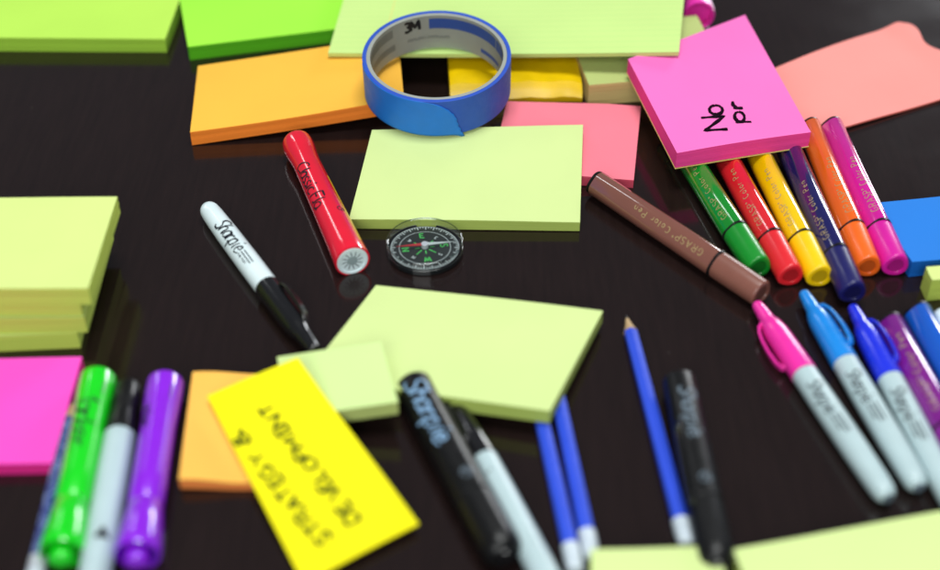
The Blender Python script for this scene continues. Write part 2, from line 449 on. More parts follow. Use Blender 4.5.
def chisel_marker(label, head, tail, mat, text=None, L=None, r=8.6, group='chunky highlighters', rev=True, txt_off=0.0, kind='highlighter', printm=None, tri_mark=False, knob=True, txt_x=12, txt_size=6, bar=True, za=None, zb=None):
    """head = plain rounded end, tail = end with a recessed knob"""
    o, ac, L = pen_root('highlighter_pen' if kind == 'highlighter' else 'marker_pen', label, kind, head, tail, r, group, L, za, zb)
    prof = [(0, .1)]+arc(0, r-4, 3.4, r+.3, 7)+[(12, r+.25), (20, r-.1), (32, r-.5), (L-42, r-.55), (L-28, r-.7), (L-27.4, r-1.0), (L-26.5, r-1.0), (L-26, r-.6), (L-14, r+.3), (L-5, r+1.1), (L-1.2, r+1.2), (L, r+.8), (L, r+.2), (L-8, r-.4), (L-8, .1)]
    b = mesh_obj('barrel', lathe(prof, 48), mat, o, 35)
    if knob: mesh_obj('end_knob', lathe([(L-8.1, 5.2), (L+2.6, 4.9)]+arc(L+2.6, 4.9, L+4.6, 2.5, 5, out=False), 32), mat, o, 40)
    if text:
        ls, w = strokes(text, txt_size, .1, .25, .02, True)
        x0 = txt_x+w if rev else txt_x
        fn = on_cyl(r-.3, x0, ac+txt_off, rev, lift=.12)
        mesh_obj('lettering', ink(ls, .8, fn), printm or PRINT, b)
    if bar:
        mesh_obj('printed_bar', ink([[(0, 0), (9, 0)]], .6, on_cyl(r, 10, ac+.35, False, lift=.3), vary=0), printm or PRINT, b)
    return o
def pencil(label, head, tail, mat, group='blue pencils', r=3.7, L=None, sharp=True, endm=None, end_len=14, za=None, zb=None):
    o, ac, L = pen_root('pencil', label, 'pencil', head, tail, r, group, L, za, zb)
    s = 13 if sharp else 0
    if sharp:
        t = mesh_obj('sharpened_tip', lathe([(3.2, .85), (8, 1.9), (s+.6, r-.05)], 18), WOOD, o, 40)
        mesh_obj('lead', lathe([(0, .12), (3.25, .84)], 14), LEAD, t, 50)
    mesh_obj('shaft', lathe([(s, r), (L-end_len, r)], 6, rmin=.01), mat, o, 25, bevel=.35)
    if endm:
        f = mesh_obj('ferrule', lathe([(L-end_len, r-.05), (L-end_len+.3, r+.15), (L-end_len+2, r+.15), (L-end_len+2.4, r-.1), (L-end_len+3, r+.15), (L-6, r+.1), (L-5.9, r-.2)], 24), endm, o, 35)
        mesh_obj('eraser', lathe([(L-6, r-.15)]+[(L-1, r-.2)]+arc(L-1, r-.2, L, 1.5, 4, out=False), 24), ERASER, o, 40)
    return o

# ================================================================== the table
m, nt, b = new_mat('dark_lacquered_wood')
tc = node(nt, 'ShaderNodeTexCoord')
mp = node(nt, 'ShaderNodeMapping'); mp.inputs['Scale'].default_value = (90, 7, 1); mp.inputs['Rotation'].default_value = (0, 0, .04)
nt.links.new(tc.outputs['Object'], mp.inputs[0])
n1 = node(nt, 'ShaderNodeTexNoise'); n1.inputs['Scale'].default_value = 3; n1.inputs['Detail'].default_value = 8; n1.inputs['Roughness'].default_value = .65
nt.links.new(mp.outputs[0], n1.inputs['Vector'])
cr = node(nt, 'ShaderNodeValToRGB'); cr.color_ramp.elements[0].position = .3; cr.color_ramp.elements[1].position = .75
cr.color_ramp.elements[0].color = (.0100, .0056, .0052, 1); cr.color_ramp.elements[1].color = (.0150, .0082, .0076, 1)
nt.links.new(n1.outputs['Fac'], cr.inputs[0])
vo = node(nt, 'ShaderNodeTexVoronoi'); vo.inputs['Scale'].default_value = 55; nt.links.new(tc.outputs['Object'], vo.inputs['Vector'])
wn = node(nt, 'ShaderNodeTexWhiteNoise'); nt.links.new(vo.outputs['Position'], wn.inputs['Vector'])
th = node(nt, 'ShaderNodeMath', operation='MULTIPLY'); th.inputs[1].default_value = .035; nt.links.new(wn.outputs['Value'], th.inputs[0])
sb = node(nt, 'ShaderNodeMath', operation='SUBTRACT'); sb.inputs[1].default_value = .012; nt.links.new(th.outputs[0], sb.inputs[0])
lt = node(nt, 'ShaderNodeMath', operation='LESS_THAN'); nt.links.new(vo.outputs['Distance'], lt.inputs[0]); nt.links.new(sb.outputs[0], lt.inputs[1])
dm = node(nt, 'ShaderNodeMix', data_type='RGBA'); dm.inputs[7].default_value = (.07, .06, .055, 1)
nt.links.new(lt.outputs[0], dm.inputs[0]); nt.links.new(cr.outputs[0], dm.inputs[6]); nt.links.new(dm.outputs[2], b.inputs['Base Color'])
n2 = node(nt, 'ShaderNodeTexNoise'); n2.inputs['Scale'].default_value = 30; n2.inputs['Detail'].default_value = 6
nt.links.new(tc.outputs['Object'], n2.inputs['Vector'])
mr = node(nt, 'ShaderNodeMapRange'); mr.inputs[3].default_value = .1; mr.inputs[4].default_value = .17
nt.links.new(n2.outputs['Fac'], mr.inputs[0]); nt.links.new(mr.outputs[0], b.inputs['Roughness'])
b.inputs['Specular IOR Level'].default_value = .5
bp = node(nt, 'ShaderNodeBump'); bp.inputs['Strength'].default_value = .03; bp.inputs['Distance'].default_value = .0002
nt.links.new(n1.outputs['Fac'], bp.inputs['Height']); nt.links.new(bp.outputs[0], b.inputs['Normal'])
bm = bmesh.new()
bmesh.ops.create_cube(bm, size=1)
for v in bm.verts: v.co = Vector((v.co.x*2600, v.co.y*2400+900, v.co.z*30-15))
tb = mesh_obj('table', bm, m); tb['kind'] = 'structure'

# ================================================================== note pads
G = {}
pad('sticky_note_pad', rect_px((0, 38), (165, 39), 10, 127, 76, 'r'), 10, LIME_VIV, 'yellow-green note pad cropped by the far left corner of the photo')
pad('sticky_note_pad', rect_px((188, 47), (328, 30), 10, 127, 76, 'l'), 10, GREEN, 'bright green note pad behind the long orange pad')
cur = lambda s, q: 1.2*math.sin(PI*s)*(1-q)*-1+.5*s*s
c = quad_px((198, 66), None, (404, 99), (190, 132), [10, 19, 19, 10])
pad('sticky_note_pad', c, 9.5, ORANGE, 'long orange note pad partly under the roll of blue tape', curl=cur)
# golden wrapped pack and sage pad behind the tape
c = rect_px((450, 87), (583, 84), 13, None, 76)
bl, br, fr, fl = c
o = (bl+br+fr+fl)/4; o.z = 0
bm = bmesh.new()
prof = [(0, 0), (-1, 4.5), (1.2, 8.5), (5, 12.6), (12, 13.2), (40, 13.0), (64, 13.4), (73, 12.6), (77, 8), (76, 0)]
W = (fr-fl).length; rows = []
for i in range(19):
    s = i/18; x = -W/2+W*s; k = min(1, .86+.14*math.sin(PI*min(1, max(0, s*1.0)))**.3)
    wob = math.sin(i*1.3)*.6+math.sin(i*3.1)*.25
    rows.append([bm.verts.new((x, py-38+wob*.6, pz*(k if pz > 0 else 1)+(wob*.5 if pz > 2 else 0))) for py, pz in prof])
for A, B in zip(rows, rows[1:]):
    for i in range(len(prof)-1): bm.faces.new((A[i], A[i+1], B[i+1], B[i]))
    bm.faces.new((A[-1], A[0], B[0], B[-1]))
bm.faces.new(rows[0]); bm.faces.new(rows[-1])
gp = mesh_obj('wrapped_note_pack', bm, GOLD, None, 30)
gp.location = o*MM; gp.rotation_euler = (0, 0, math.atan2((fr-fl).y, (fr-fl).x))
props(gp, 'shiny golden yellow wrapped block of notes between tape roll and sage pad', 'note pack')
pad('sticky_note_pad', rect_px((589, 85), (668, 79), 15, 90, 76, 'l'), 15, SAGE, 'thick sage green note pad between golden pack and hot pink pad', loose=.2)
c = quad_px((507, 101), (641, 105), (634, 178), None, 7)
pad('sticky_note_pad', c, 6.5, CORAL, 'coral pink note pad under the right end of the central lime pad', curl=lambda s, q: 1.2*math.sin(PI*s*1.2)*(1-q)**2-.8*s*(1-q)**3+1.0*(s > .75)*(s-.75)*4*(q**4)*-1.0)
c = quad_px((372, 130), (583, 125), (580, 222), (349, 220), [13, 14.2, 7, 6.5])
pad('sticky_note_pad', c, 6.3, LIME, 'lime note pad just behind the compass, tape end resting on its back edge', curl=lambda s, q: .35*math.sin(PI*s))
# hot pink pad
c = quad_px((628, 59), (745, 15), (811, 132), (677, 154), [29, 29, 25.5, 25.5])
pk, top, W, D, cf = pad('sticky_note_pad', c, 9.8, PINK, 'hot pink note pad with black handwriting lying across the felt pens', curl=lambda s, q: .9*math.sin(PI*s)*(1-q)**2)
bmq = bmesh.new()
def pad_sheet(bm, top, cf, z0, z1, e):
    vs = []
    for z in (z0, z1):
        vs.append([bm.verts.new(top(s, q)+Vector((0, 0, -z))) for s, q in ((-e, -e), (1+e, -e), (1+e, 1+e), (-e, 1+e))])
    bm.faces.new(vs[0]); bm.faces.new(vs[1])
    for i in range(4): bm.faces.new((vs[0][i], vs[0][(i+1) % 4], vs[1][(i+1) % 4], vs[1][i]))
pad_sheet(bmq, top, cf, 9.85, 10.2, .003)
mesh_obj('backing_card', bmq, CARD, pk)
def text_on_pad(par, top, W, D, cf, lines, org, dirv, width, m, name='handwriting', step=1.0):
    """org, dirv in fractions/mm of the pad's own top: (x mm from left, y mm from front)"""
    d = Vector(dirv).normalized(); up = Vector((-d.y, d.x))
    def fn(u, v):
        p = Vector(org)+d*u+up*v
        s, q = p.x/W, p.y/D
        t = top(s, q); return (t.x, t.y, t.z+cf(s, q)+.12)
    return mesh_obj(name, ink(lines, width, fn, step), m, par)
def local_mm(pk, top, W, D, px, z):
    """(x, y) mm on the pad top of the point seen at px"""
    w = P(*px, z); l = Matrix.Rotation(-pk.rotation_euler.z, 3, 'Z') @ (w-pk.location/MM)
    o = top(0, 0); ex = (top(1, 0)-o); ey = (top(0, 1)-o); ex.z = ey.z = 0
    q = l-o; det = ex.x*ey.y-ex.y*ey.x
    s = (q.x*ey.y-q.y*ey.x)/det; t = (ex.x*q.y-ex.y*q.x)/det
    return Vector((s*W, t*D))
def write(pk, top, W, D, cf, text, a, b, z, h, width, m, gap=.2, jit=.04):
    A = local_mm(pk, top, W, D, a, z); B = local_mm(pk, top, W, D, b, z)
    ls, w = strokes(text, h, gap, 0, jit); L = (B-A).length
    ls = [[(u*L/w, v) for u, v in l] for l in ls]
    text_on_pad(pk, top, W, D, cf, ls, A, B-A, width, m)
write(pk, top, W, D, cf, 'No', (728, 132), (722, 111), 26, 13.5, 2.3, INK, .06, 0)
write(pk, top, W, D, cf, 'pr', (746, 125), (743, 108), 26.5, 10, 2.2, INK, .15, 0)

# ruled pad
A, B = P(328, 53, 20.5), P(679, 52, 33)
dl = (P(343, 0, 19.5)-A); dl.z = 0; dl.normalize(); dr = (P(684, 0, 32)-B); dr.z = 0; dr.normalize()
c = [A+dl*290, B+dr*290, B, A]; c[0].z = 13; c[1].z = 31
pad('ruled_paper_pad', c, 2.6, LEGAL, 'large ruled pale green writing pad reaching past the far edge, tape roll leaning on it', 'writing pad', curl=lambda s, q: -1.0*math.sin(PI*s), nu=24)
# peach sheet with wavy right end
c = quad_px((752, 78), (905, 20), (992, 82), (803, 141), [2, 5, 3, 1.5])
pad('loose_note_sheet', c, 1.2, PEACH, 'peach note sheet with a curled far right corner, behind the felt pens', 'note sheet', nu=40, nv=24,
    warp=lambda s, q: (-9*s**8*math.exp(-((q-.62)/.16)**2)-7*(s**16)*(q**10), -7*(s**14)*(q**14), 0),
    curl=lambda s, q: 5*max(0, (s-.7)/.3)**2*max(0, (q-.35)/.65)**1.5*(1-.6*max(0, (s-.93)/.07)*q)-1.5*math.exp(-((s-.85)/.1)**2)*q+2.2*math.exp(-((s-.55)/.3)**2)*q+.8*math.sin(s*7), layers=1)
pad('sticky_note_pad', rect_px((912, 263), (942, 260), 10, 76, 54, 'l'), 9.8, BLUE, 'blue note pad cropped by the right edge, beside the magenta felt pen')
pad('sticky_note_pad', quad_px((926, 267), (962, 263), None, (932, 281), 14), 14, YLIME, 'small lime block cropped by the right edge, in front of the blue pad')
# stack on the left
gs = 'yellow-lime pads stacked at the left edge'
for (px, py, z, sl, lab) in [(77, 333, 10, 3.5, 'bottom pad'), (84, 317, 20.2, 1.5, 'second pad from the bottom'), (79, 300, 30.4, 0, 'third pad from the bottom'), (88, 288, 41, .5, 'topmost pad')]:
    pad('sticky_note_pad', rect_px((0, py+sl), (px, py), z, 127, 75 if z < 40 else 74, 'r'), 10.1, YLIME, lab+' of the yellow-lime stack at the left edge', group=gs, loose=.2)
pad('sticky_note_pad', rect_px((0, 464), (52, 463), 7, 76, 70, 'r'), 7, MAGENTA, 'bright pink note pad cropped by the left edge, left of the green highlighter')
# centre front
c = quad_px((376, 285), (603, 311), (550, 411), None, [7.5, 12, 16, 12])
pad('sticky_note_pad', c, 8, LIME, 'large lime note pad in the centre lying over two blue pencils', curl=lambda s, q: .5*math.sin(PI*s))
c = quad_px((277, 357), (381, 341), (398, 402), None, [13, 21, 20, 12.5])
pad('sticky_note_pad', c, 8, LIME_PALE, 'small pale lime note pad between the yellow sheet and the large lime pad')
c = quad_px((193, 374), (284, 372), (266, 481), (179, 481), 6.5)
pad('sticky_note_pad', c, 5.6, ORANGE2, 'light orange note pad with wavy top under the written yellow sheet', curl=lambda s, q: 1.3*math.sin(s*5+1)-1.4*(1-q)**4*(1-s)+.4, nu=24, nv=16)
c = quad_px((207, 396), (298, 358), (419, 524), (304, 584), [12, 23.5, 5, 4])
dk, top, W, D, cf = pad('loose_note_sheet', c, .9, YELLOW, 'bright yellow sheet with two lines of green handwriting', 'note sheet', curl=lambda s, q: -.3*math.sin(PI*q)+.5*math.sin(PI*s)+.5*math.sin(q*7)*s, nu=16, nv=26, layers=1)
write(dk, top, W, D, cf, 'STRATEGY', (333, 538), (262, 455), 6, 7.0, 1.5, INKGREEN, .16, .1)
write(dk, top, W, D, cf, '&', (254, 438), (243, 426), 10, 8, 1.7, INKGREEN, .2, .06)
write(dk, top, W, D, cf, 'DEVELOPMENT', (362, 512), (276, 402), 9, 7.0, 1.5, INKGREEN, .16, .1)
# front edge pads
c = quad_px((591, 549), (722, 546), None, (592, 680), 10)
pad('sticky_note_pad', c, 9.5, LIME, 'lime note pad at the bottom edge in front of the single pencil')
c = quad_px((733, 549), (942, 511), None, (795, 700), 10)
pad('sticky_note_pad', c, 9.5, LIME, 'wide lime note pad filling the bottom right corner')

# ================================================================== tape roll
tcen = P(437, 54.5, 45.4)
tilt = math.radians(7)
R0, Ri, HW = 44.7, 42.3, 25.5
ro = bpy.data.objects.new('tape_roll', None); COL.objects.link(ro)
axis = Matrix.Rotation(tilt, 3, 'X') @ Vector((0, 0, 1))
ro.location = (tcen-axis*HW)*MM; ro.rotation_euler = (tilt, math.radians(-.5), 0)
props(ro, 'roll of blue masking tape leaning on the ruled pad behind the compass', 'tape')
TAPE = plastic('blue_crepe_tape', srgb(32, 82, 194), .55, 0, .06)
nt = TAPE.node_tree; b = nt.nodes['Principled BSDF']
w = node(nt, 'ShaderNodeTexNoise'); w.inputs['Scale'].default_value = 900; w.inputs['Detail'].default_value = 3
tcn = node(nt, 'ShaderNodeTexCoord'); mpn = node(nt, 'ShaderNodeMapping'); mpn.inputs['Scale'].default_value = (1, 1, .25)
nt.links.new(tcn.outputs['Object'], mpn.inputs[0]); nt.links.new(mpn.outputs[0], w.inputs['Vector'])
bp = node(nt, 'ShaderNodeBump'); bp.inputs['Strength'].default_value = .3; bp.inputs['Distance'].default_value = .0003
nt.links.new(w.outputs['Fac'], bp.inputs['Height']); nt.links.new(bp.outputs[0], b.inputs['Normal'])
TAPE2 = plastic('blue_tape_end', srgb(20, 120, 226), .55, 0, .06)
COREM = plastic('card_core', srgb(158, 162, 154), .6, 0, .05)
def tube(ro_, ri_, z0, z1, seg=96):
    bm = bmesh.new(); rr = []
    for r, z in ((ro_, z0), (ro_, z1), (ri_, z1), (ri_, z0)):
        rr.append([bm.verts.new((r*math.cos(2*PI*i/seg), r*math.sin(2*PI*i/seg), z)) for i in range(seg)])
    for k in range(4):
        A, B = rr[k], rr[(k+1) % 4]
        for i in range(seg): bm.faces.new((A[i], A[(i+1) % seg], B[(i+1) % seg], B[i]))
    return bm
mesh_obj('tape_winding', tube(R0, Ri, 0, HW), TAPE, ro, 40, bevel=.25)
core = mesh_obj('card_core', tube(Ri-.02, Ri-2.3, .3, HW-.2), COREM, ro, 40, bevel=.2)
# loose end: starts left of front centre, torn edge on the right
bm = bmesh.new(); g = []
a_s = math.radians(190); torn = [(0, 292), (.05, 289.2), (.1, 288.2), (.16, 288.6), (.25, 286.4), (.31, 287), (.4, 285.4), (.48, 285.8), (.55, 284), (.62, 283.6), (.68, 281), (.74, 280.6), (.8, 277.5), (.9, 273.5), (.96, 268), (1, 258)]
def edge(t):
    for (t0, e0), (t1, e1) in zip(torn, torn[1:]):
        if t <= t1: return math.radians(e0+(e1-e0)*(t-t0)/(t1-t0))
    return math.radians(torn[-1][1])
for j in range(25):
    t = j/24; row = []
    for i in range(41):
        a = a_s+(edge(t)-a_s)*i/40; lift = .25+1.0*(max(0, i/40-.8)/.2)**2*(1-t)
        row.append(bm.verts.new(((R0+lift)*math.cos(a), (R0+lift)*math.sin(a), t*(HW-.1)-(3.4*(max(0, i/40-.9)/.1)**1.5 if t == 0 else 0))))
    g.append(row)
for A, B in zip(g, g[1:]):
    for i in range(40): bm.faces.new((A[i], A[i+1], B[i+1], B[i]))
te = mesh_obj('torn_tape_end', bm, TAPE2, ro, 60)
sm = te.modifiers.new('solid', 'SOLIDIFY'); sm.thickness = .0002
# prints inside the core: blue strip, logo, grey print
Rin = Ri-2.3
def inner(u, v, a0=0):   # u = degrees clockwise seen from inside, v = height
    a = math.radians(a0-u); return ((Rin-.1)*math.cos(a), (Rin-.1)*math.sin(a), v)
def inner_patch(name, a0, a1, z0, z1, m):
    bm = bmesh.new(); n = 24; g = []
    for z in (z0, z1): g.append([bm.verts.new(inner(0, z, a0+(a1-a0)*i/n)) for i in range(n+1)])
    for i in range(n): bm.faces.new((g[0][i], g[0][i+1], g[1][i+1], g[1][i]))
    return mesh_obj(name, bm, m, core)
PB = plastic('core_blue_print', srgb(52, 84, 160), .5, 0); PG = plastic('core_grey_print', srgb(122, 126, 122), .5, 0)
inner_patch('printed_strip', 98, 27, HW-10, HW-2.5, PB)
inner_patch('printed_strip', 26, 5, HW-10, HW-2.5, PB)
inner_patch('printed_strip', 48, 20, HW-21, HW-18, PB)
inner_patch('printed_strip', 176, 134, HW-9, HW-3, PG)
inner_patch('printed_strip', 168, 132, HW-19, HW-14.5, PG)
ls, w = strokes('3M', 6.8, .02)
def fin(u, v): return inner(math.degrees((u)/Rin), HW-9.6+v, 121)
mesh_obj('logo', ink(ls, 2.1, fin, .6, 0), PRINT, core)
ls, w = strokes('mnumiinmuum', 3.2, .25)
mesh_obj('small_print', ink([[(u, v) for u, v in l] for l in ls], .7, lambda u, v: inner(math.degrees(u/Rin), HW-17.5+v, 118), .6, 0), PG, core)

# ================================================================== compass
cc = P(425, 252, 0)
cr_ = thing('compass', 'small clear topped compass with black dial in front of the lime pad', 'compass', cc, 0)
Rc = 20.6
def disc(r, z0, z1, seg=72, bev=True): 
    bm = bmesh.new()
    A = [bm.verts.new((r*math.cos(2*PI*i/seg), r*math.sin(2*PI*i/seg), z0)) for i in range(seg)]
    B = [bm.verts.new((r*math.cos(2*PI*i/seg), r*math.sin(2*PI*i/seg), z1)) for i in range(seg)]
    for i in range(seg): bm.faces.new((A[i], A[(i+1) % seg], B[(i+1) % seg], B[i]))
    bm.faces.new(A); bm.faces.new(B); return bm
mesh_obj('base', disc(Rc-.4, 0.02, 2.6), BLACK, cr_, 40, bevel=.5)
dial = mesh_obj('dial', disc(Rc-1.8, 2.62, 3.1), plastic('dial_black', srgb(26, 34, 34), .45, 0), cr_, 40)
DW = plastic('dial_white', srgb(190, 204, 204), .5, 0); DG = plastic('dial_green', srgb(70, 190, 90), .5, 0); DR = plastic('needle_red', srgb(176, 44, 50), .4, .2)
ticks = []
for i in range(72):
    a = 2*PI*i/72; r0 = Rc-2.3; r1 = Rc-(4.6 if i % 3 == 0 else 3.5)
    ticks.append([(r0*math.cos(a), r0*math.sin(a)), (r1*math.cos(a), r1*math.sin(a))])
fl_ = lambda z: (lambda u, v: (u, v, z))
mesh_obj('degree_marks', ink(ticks, .6, fl_(3.16), 1, 0), DW, dial)
ring = [circ(0, 0, Rc-6.6, Rc-6.6, n=60), circ(0, 0, Rc-2.1, Rc-2.1, n=60)]
mesh_obj('degree_ring', ink(ring, .3, fl_(3.14), 1, 0), DW, dial)
def dial_text(ch, ang, r, size, m, w=.8):
    a = math.radians(ang); ls, ww = strokes(ch, size, .1)
    d = Vector((math.cos(a-PI/2), math.sin(a-PI/2))); up = Vector((math.cos(a), math.sin(a)))
    def fn(u, v):
        p = up*(r-size/2)+d*(u-ww/2)+up*v; return (p.x, p.y, 3.17)
    mesh_obj('dial_letter', ink(ls, w, fn, .5, 0), m, dial)
for ch, an, mt in (('N', 190, DG), ('E', 100, DG), ('S', 10, DG), ('W', 280, DG)): dial_text(ch, an, 10.6, 3.8, mt)
for ch, an in (('N', 235), ('S', 325), ('E', 55), ('W', 145)): dial_text(ch, an, 10.4, 2.0, DW, .4)
star = []
for i in range(8):
    a = 2*PI*i/8+.17; star.append([(2.6*math.cos(a), 2.6*math.sin(a)), ((7.5 if i % 2 else 5.5)*math.cos(a), (7.5 if i % 2 else 5.5)*math.sin(a))])
mesh_obj('dial_rose', ink(star, .7, fl_(3.15), 1, 0), DG, dial)
def needle(a, L, m, name):
    bm = bmesh.new(); a = math.radians(a); d = Vector((math.cos(a), math.sin(a), 0)); n = Vector((-d.y, d.x, 0))
    top = []
    for z in (5.3, 5.7): top.append([bm.verts.new(p+Vector((0, 0, z))) for p in (n*1.2, d*L, n*-1.2)])
    bm.faces.new(top[0]); bm.faces.new(top[1])
    for i in range(3): bm.faces.new((top[0][i], top[0][(i+1) % 3], top[1][(i+1) % 3], top[1][i]))
    return bm
nd = mesh_obj('needle', needle(188, 15.5, DR, ''), DR, cr_); 
mesh_obj('needle_tail', needle(8, 16, DW, ''), DW, nd)
mesh_obj('pivot', disc(2.0, 3.1, 6.2, 24), STEEL, cr_, 40, bevel=.4)
def ztube(ro_, ri_, z0, z1): return tube(ro_, ri_, z0, z1, 72)
cs = mesh_obj('clear_case', ztube(Rc, Rc-.9, 2.4, 7.6), CLEAR, cr_, 40, bevel=.3)
mesh_obj('lens', disc(Rc-.95, 7.0, 7.6), CLEAR, cr_, 40)
mesh_obj('case_rim', ztube(Rc+.12, Rc-.55, 7.5, 8.2), clear('rim_acrylic', .1, (.62, .68, .68, 1), .12), cr_, 40, bevel=.3)
mesh_obj('case_foot', ztube(Rc+.25, Rc-.4, .3, 3.4), plastic('dark_rim', srgb(24, 28, 30), .12, .8), cr_, 40, bevel=.4)

# ================================================================== pens and markers
# white permanent marker (cap under the pads)
fine_marker('white permanent marker with black cap lying alone on the dark table', (316, 352), (207, 207), BLACK, WHITEP, clip_off=-1.15, L=140, r=6.4, rev=True, text_off=.1, end_cap=False, narrow=3.8, capL=58, group=None, ts=9, tw=1.0)
# red marker
RED = plastic('red_plastic', srgb(236, 26, 54), .16, .8)
o, ac, L = pen_root('marker_pen', 'red chunky marker with white end disc beside the central lime pad', 'marker', (296, 141), (352, 260), 8.6, None, 121)
r = 8.6
prof = [(0, .1)]+arc(0, 5.5, 3, 8.9, 6)+[(7, 9.3), (13, 9.0), (20, 8.3), (27, 8.05), (70, 8.7), (110, 9.4), (L-1, 9.7), (L, 9.5), (L, 8.6), (L-1.2, 8.5)]
b = mesh_obj('barrel', lathe(prof, 48), RED, o, 35)
rf = lambda x: 8.05+(x-27)/83*1.35
ls, w = strokes('Classic', 8.2, .1, .3, .02, True); l2, w2 = strokes('Flo', 9, .1, .3, 0, True)
mesh_obj('lettering', ink(ls+[[(u+w+3, v) for u, v in l] for l in l2], 1.0, on_cyl(rf, 32, ac-.85, False, lift=.1)), PRINT, b)
mesh_obj('yellow_stripe', patch_cyl(rf, 48, 112, ac+1.1, ac+1.32, 6, .08, 6), plastic('label_yellow', srgb(240, 190, 40), .3, .4), b, 60)
mesh_obj('small_print', ink([circ(0, 0, 2, 2)]+strokes('C', 2.6)[0], .5, on_cyl(rf, 84, ac+.8, False, lift=.1)), PRINT, b)
ed = mesh_obj('end_disc', lathe([(L-1.3, 8.55), (L+.3, 8.4), (L+.35, 7.3), (L-.3, 7.1), (L-.32, .1)], 48), WHITEP, o, 35)
sp = []
for i in range(12):
    a = 2*PI*i/12; sp.append([(3.2*math.cos(a), 3.2*math.sin(a)), (5.9*math.cos(a+.12), 5.9*math.sin(a+.12))])
mesh_obj('end_ribs', ink(sp, .7, lambda u, v: (L-.2, u, v), 1, .3), PRINTGREY, ed)
mesh_obj('end_hub', lathe([(L-.3, 3.0), (L-.05, 2.9), (L, .1)], 24), plastic('hub_grey', srgb(150, 166, 170), .4, .2), ed, 40)

# felt pens (head = cap end near the viewer)
gp_ = 'jumbo felt pens'
grasp_pen('brown felt pen lying apart beside the central lime pad', (762, 294), (593, 181), srgb(130, 82, 70), gp_, L=127, tri=.09, ph=PI+.05, text_off=-.1)
grasp_pen('green felt pen, leftmost of the row under the hot pink pad', (759, 268), (690, 160), srgb(14, 140, 40), gp_, text_off=.12)
grasp_pen('red felt pen between the green and yellow ones under the hot pink pad', (791, 276), (725, 155), srgb(226, 36, 46), gp_, text_off=.12)
grasp_pen('yellow felt pen between the red and navy ones under the hot pink pad', (820, 277), (757, 150), srgb(250, 206, 4), gp_, text_off=.12)
grasp_pen('navy felt pen reaching nearest the viewer of the row under the hot pink pad', (853, 293), (790, 150), srgb(24, 24, 92), gp_, text_off=.12, za=9.5, zb=9.5)
grasp_pen('orange felt pen with its tip at the front corner of the hot pink pad', (868, 267), (811, 130), srgb(250, 106, 26), gp_, L=135, text_off=-.35)
grasp_pen('magenta felt pen, rightmost of the row by the blue pad', (896, 266), (833, 129), srgb(214, 24, 158), gp_, L=135, text_off=-.35)
grasp_pen('purple felt pen beside the royal blue capped marker near the right edge', (975, 480), (889, 322), srgb(130, 28, 140), gp_, L=None, text_off=-.1)
grasp_pen('bright blue felt pen cropped by the right edge, below the small lime block', (1000, 455), (917, 311), srgb(18, 96, 210), gp_, L=None, text=False)
# capped fine markers
fine_marker('permanent marker with hot pink cap touching the brown felt pen', (756, 303), (884, 492), plastic('pink_cap', srgb(250, 50, 170), .25, .4), GREYW, clip_off=-1.25, narrow=3.3, rev=False, text_off=.1)
fine_marker('permanent marker with sky blue cap, second of the three slanted ones', (803, 292), (917, 484), plastic('sky_cap', srgb(24, 140, 230), .25, .4), GREYW, clip_off=1.3, narrow=3.3, text_off=0)
fine_marker('permanent marker with royal blue cap touching the navy felt pen', (852, 306), (948, 492), plastic('royal_cap', srgb(30, 50, 225), .25, .4), GREYW, clip_off=1.3, narrow=3.3, text_off=0)
fine_marker('white marker end just peeking in at the right edge', (1010, 440), (940, 312), BLACK, WHITEP, rev=True, group=None, L=None)
# pencils
pencil('sharpened blue pencil pointing away beside the black marker', (626, 315), (687, 546), PENBLUE, endm=ERASER)
pencil('left one of two blue pencils coming out from under the large lime pad', (528, 360), (576, 572), PENBLUE, endm=ERASER)
pencil('right one of two blue pencils coming out from under the large lime pad', (548, 350), (592, 558), PENBLUE, endm=ERASER)
PAT = plastic('patterned_lacquer', srgb(56, 70, 130), .25, .6)
nt = PAT.node_tree; b = nt.nodes['Principled BSDF']
tcn = node(nt, 'ShaderNodeTexCoord'); wv = node(nt, 'ShaderNodeTexVoronoi'); wv.inputs['Scale'].default_value = 480
nt.links.new(tcn.outputs['Object'], wv.inputs['Vector'])
crp = node(nt, 'ShaderNodeValToRGB'); crp.color_ramp.elements[0].color = srgb(120, 140, 190); crp.color_ramp.elements[0].position = .36; crp.color_ramp.elements[1].color = srgb(48, 62, 130); crp.color_ramp.elements[1].position = .46
nt.links.new(wv.outputs['Distance'], crp.inputs[0]); nt.links.new(crp.outputs[0], b.inputs['Base Color'])
pencil('patterned blue and silver pencil at the left of the green highlighter', (74, 400), (33, 585), PAT, endm=STEEL)
